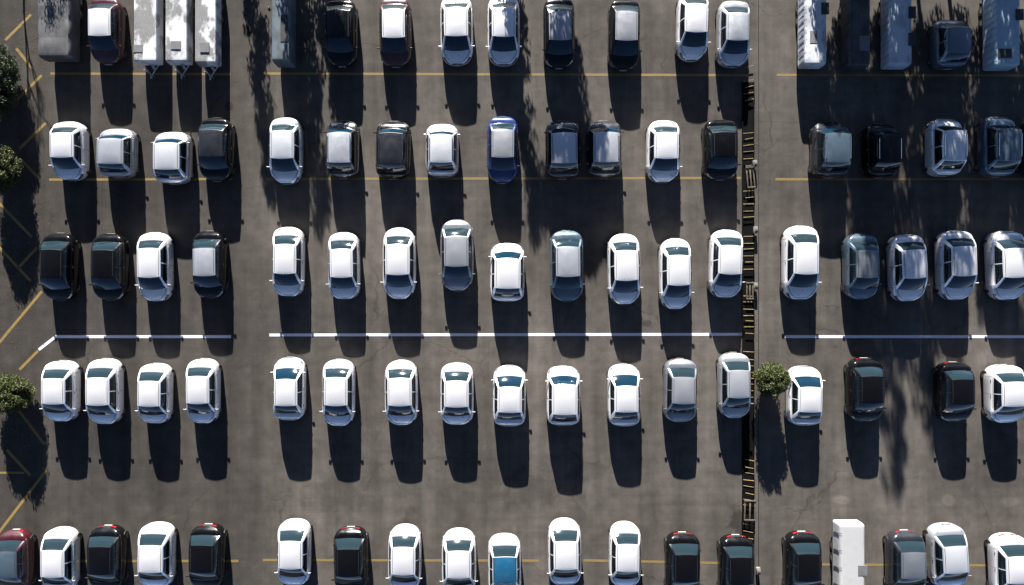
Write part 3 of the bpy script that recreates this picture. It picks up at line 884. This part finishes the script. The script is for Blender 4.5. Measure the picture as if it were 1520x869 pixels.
def add_leaf(vs, fs, p, r, size, up=.4):
    d = Vector((r.gauss(0, 1), r.gauss(0, 1), r.gauss(0, 1) + up)).normalized()
    a = d.orthogonal().normalized(); a.rotate(Matrix.Rotation(r.uniform(0, 6.28), 3, d)); b = d.cross(a)
    s = size * r.uniform(.6, 1.3); k = len(vs)
    vs += [p - a*s, p - b*s*.42 + d*s*.1, p + a*s, p + b*s*.42 + d*s*.1]
    fs.append((k, k+1, k+2, k+3))

def crown_mesh(clumps, nper, size, r):
    vs, fs = [], []
    for (c, rad) in clumps:
        for _ in range(int(nper * rad * rad)):
            u = Vector((r.gauss(0, 1), r.gauss(0, 1), r.gauss(0, 1))).normalized() * rad * (r.random() ** .38)
            u.z *= .8
            add_leaf(vs, fs, c + u, r, size)
    me = D.meshes.new('crown'); me.from_pydata([tuple(v) for v in vs], [], fs); me.update()
    return me

def grow(mb, p, d, length, rad, depth, r, tips, spread=.6):
    q = p
    n = 3
    for i in range(n):
        d2 = (d + Vector((r.uniform(-.18, .18), r.uniform(-.18, .18), r.uniform(-.05, .12)))).normalized()
        e = q + d2 * length / n
        mb.tube(q, e, rad*(1-.25*i/n), rad*(1-.25*(i+1)/n), n=6, cap=False)
        q, d = e, d2
        if depth <= 2 and r.random() < .6: tips.append(q.copy())
    if depth == 0: tips.append(q); return
    for _ in range(r.choice((2, 3, 3))):
        nd = (d + Vector((r.gauss(0, spread), r.gauss(0, spread), r.uniform(-.1, .35)))).normalized()
        grow(mb, q, nd, length*r.uniform(.6, .8), rad*.6, depth-1, r, tips, spread)

def tree(px, py, h, label, seed, dens=700, size=.1, depth=3, rad=.45, first=.34, mat=LEAFD, spread=.6, keep=1.0, name='tree', group='trees beyond the top of the lot', cone=0, trunk=.16, ex=.55, z0=None):
    r = random.Random(seed); x, y = at(px, py)
    root = empty(name, (x, y, 0)); tag(root, label, 'tree', group)
    mb = MB(); tips = []
    if cone:
        mb.tube((0, 0, -.05), (0, 0, h*.97), trunk, .02, n=8)
        z = h*.33 if z0 is None else z0
        while z < h:
            k = min(1, 1 - (z - h*.12)/(h*.88)); rr = cone * max(0.06, k)**ex
            for a in range(max(3, int(7*rr))):
                an = r.uniform(0, 6.28); q = Vector((math.cos(an)*rr*r.uniform(.3, 1), math.sin(an)*rr*r.uniform(.3, 1), z))
                if r.random() < .4: mb.tube((0, 0, z), q, .03, .008, n=4, cap=False)
                tips.append(q)
            z += h*.045
    else:
        grow(mb, Vector((0, 0, -.05)), Vector((r.uniform(-.06, .06), r.uniform(-.06, .06), 1)), h*first, trunk, depth, r, tips, spread)
        zm = max(t.z for t in tips); k = h/zm
        mb.v = [(a*1.0, b*1.0, c*k) for a, b, c in mb.v]; tips = [Vector((t.x, t.y, t.z*k)) for t in tips]
    obj('trunk', mb.mesh('trunk'), [BARK], root)
    cl = [(t, rad*r.uniform(.6, 1.25)) for t in tips if r.random() < keep]
    if dens: obj('crown', crown_mesh(cl, dens, size, r), [mat], root)
    return root

def shrub(px, py, rx, ry, zc, rz, label, seed, n=70, mat=LEAF, size=.055, name='bush', group=None, dens=900):
    r = random.Random(seed); x, y = at(px, py)
    root = empty(name, (x, y, 0)); tag(root, label, 'bush', group)
    cl = []; mb = MB()
    for i in range(n):
        u = Vector((r.gauss(0, 1), r.gauss(0, 1), r.gauss(0, 1))).normalized() * (r.random()**.33) * .82
        if u.z < -.6: u.z = -.6
        c = Vector((u.x*rx, u.y*ry, zc + u.z*rz))
        cl.append((c, r.uniform(.20, .36)))
        if i % 3 == 0: mb.tube((r.uniform(-.08, .08), r.uniform(-.08, .08), 0), c, .03, .008, n=5, cap=False)
    obj('stems', mb.mesh('stems'), [BARK], root)
    obj('foliage', crown_mesh(cl, dens, size, r), [mat], root)
    return root

shrub(1133, 561, 1.05, 1.12, 1.15, .98, 'round green bush standing against the fence between two parked cars', 21, 150, dens=2300, group='green bushes at the lot edges')
shrub(30, 582, 1.65, 1.3, 1.0, 1.0, 'spreading green bush at the left edge beside the white car row', 22, 230, dens=1900, group='green bushes at the lot edges')
shrub(20, 256, 1.25, 1.6, 1.2, 1.15, 'green bush at the left edge beside the second row of cars', 23, 230, dens=1900, group='green bushes at the lot edges')
shrub(14, 128, 1.6, 2.7, 1.2, 1.2, 'dark green bush in the upper left corner beside yellow marks', 24, 380, dens=1500, mat=LEAFD, group='green bushes at the lot edges')

T = 'tall tree beyond the top edge of the lot, '
tree(30, -120, 4.6, 'bare branched tree beyond the upper left corner of the lot', 31, dens=260, size=.05, rad=.22, depth=4, keep=.35, spread=.7, trunk=.09)
tree(90, -60, 2.6, 'small sparse tree behind the tarpaulin trailer in the upper left', 32, dens=300, size=.05, rad=.25, depth=4, keep=.5, spread=.9, trunk=.06)
tree(362, -150, 5.4, 'slim tree above the lane, left of the other tall ones', 33, dens=420, size=.11, rad=.42, cone=.62, trunk=.03, name='slim_tree', ex=.4)
tree(428, -170, 6.2, 'slim tree above the slate blue van', 34, dens=420, size=.11, rad=.42, cone=1.25, trunk=.04, name='slim_tree', ex=.45)
tree(478, -150, 5.2, 'slim tree above the black car in the top row', 35, dens=420, size=.11, rad=.42, cone=1.3, trunk=.04, name='slim_tree', ex=.45)
tree(748, -150, 6.0, 'slim tree above the middle block', 36, dens=420, size=.11, rad=.40, cone=.9, trunk=.04, name='slim_tree', ex=.45)
tree(818, -200, 6.7, 'round topped tree above the black cars of the middle block', 37, dens=900, size=.11, rad=.6, depth=3, keep=.95, spread=.46, first=.5, trunk=.05)
for i, (px, py, h, cone, lab) in enumerate((
    (1188, -150, 4.9, 1.25, 'low dark conifer above the pale canvas trailer'),
    (1230, -200, 8.3, 1.7, 'dark conifer above the lane side of the canvas trailers'),
    (1236, -240, 11.3, 3.5, 'tallest dark conifer above the black canvas trailer'),
    (1300, -215, 10.2, 3.2, 'broad dark conifer just right of the tallest one'),
    (1345, -190, 8.6, 2.6, 'dark conifer above the pale blue-grey canvas trailer'),
    (1395, -150, 7.2, 2.3, 'shorter conifer above the slate blue hatchback in the top row'),
    (1440, -210, 9.0, 2.5, 'dark conifer left of the pale blue canvas trailer'),
    (1490, -150, 7.4, 2.3, 'shorter conifer above the pale blue canvas trailer'),
    (1545, -200, 9.2, 2.8, 'dark conifer beyond the upper right corner, second from the end'),
    (1610, -160, 8.0, 2.4, 'dark conifer beyond the upper right corner, last one'))):
    tree(px, py, h, lab, 60+i, dens=330, size=.125, rad=.41, cone=cone, name='conifer', z0=(62-py)/86 + (.35, .1, .5, .2)[i % 4])

r = random.Random(8); vs, fs = [], []
for (px, py, sx, sy, n) in ((25, 300, 45, 260, 1500), (1110, 430, 14, 420, 700), (1145, 590, 45, 40, 250), (30, 620, 50, 60, 500), (60, 60, 50, 60, 400)):
    for _ in range(n):
        x, y = at(px + r.gauss(0, .5)*sx, py + r.gauss(0, .5)*sy); a = r.uniform(0, 6.28); q = r.uniform(.02, .05); k = len(vs)
        c, d2 = math.cos(a)*q, math.sin(a)*q
        vs += [(x-c, y-d2, .012), (x+d2*.5, y-c*.5, .016), (x+c, y+d2, .013), (x-d2*.5, y+c*.5, .02)]; fs.append((k, k+1, k+2, k+3))
me = D.meshes.new('leaf_litter'); me.from_pydata(vs, [], fs)
tag(obj('leaf_litter', me, [simple('dry leaf', (.10, .075, .035), .8)]), 'scattered dry leaves along the left edge and the channel', 'leaf litter', kind='stuff')

# ------------------------------------------------------------------ light, sky, camera
w = D.worlds.new('World'); sc.world = w; w.use_nodes = True
t = w.node_tree; bg = t.nodes['Background']
sky = t.nodes.new('ShaderNodeTexSky'); sky.sky_type = 'NISHITA'; sky.sun_disc = False
sky.sun_elevation = R(EL); sky.sun_rotation = R(-AZ); sky.air_density = .27; sky.dust_density = .03; sky.ozone_density = .1
t.links.new(sky.outputs[0], bg.inputs[0]); bg.inputs[1].default_value = .05
su = D.lights.new('sun', 'SUN'); su.energy = 5.0; su.angle = R(.42); su.color = (1.0, .955, .90)
so = D.objects.new('sun', su); col.objects.link(so)
d = Vector((math.sin(R(AZ))*math.cos(R(EL)), -math.cos(R(AZ))*math.cos(R(EL)), -math.sin(R(EL))))
so.rotation_euler = d.to_track_quat('-Z', 'Y').to_euler(); so.location = (0, 60, 30)

cam = D.cameras.new('camera'); co = D.objects.new('camera', cam); col.objects.link(co)
co.location = (CX, 0, H); co.rotation_euler = (0, 0, 0)
FW = 1520 / PX
cam.sensor_width = 36; cam.lens = 36 * H / FW; cam.shift_x = -CX / FW; cam.clip_end = 1000
sc.camera = co
sc.render.engine = 'CYCLES'
sc.view_settings.view_transform = 'Standard'; sc.view_settings.look = 'None'; sc.view_settings.gamma = 1.0
sc.view_settings.exposure = 2.15
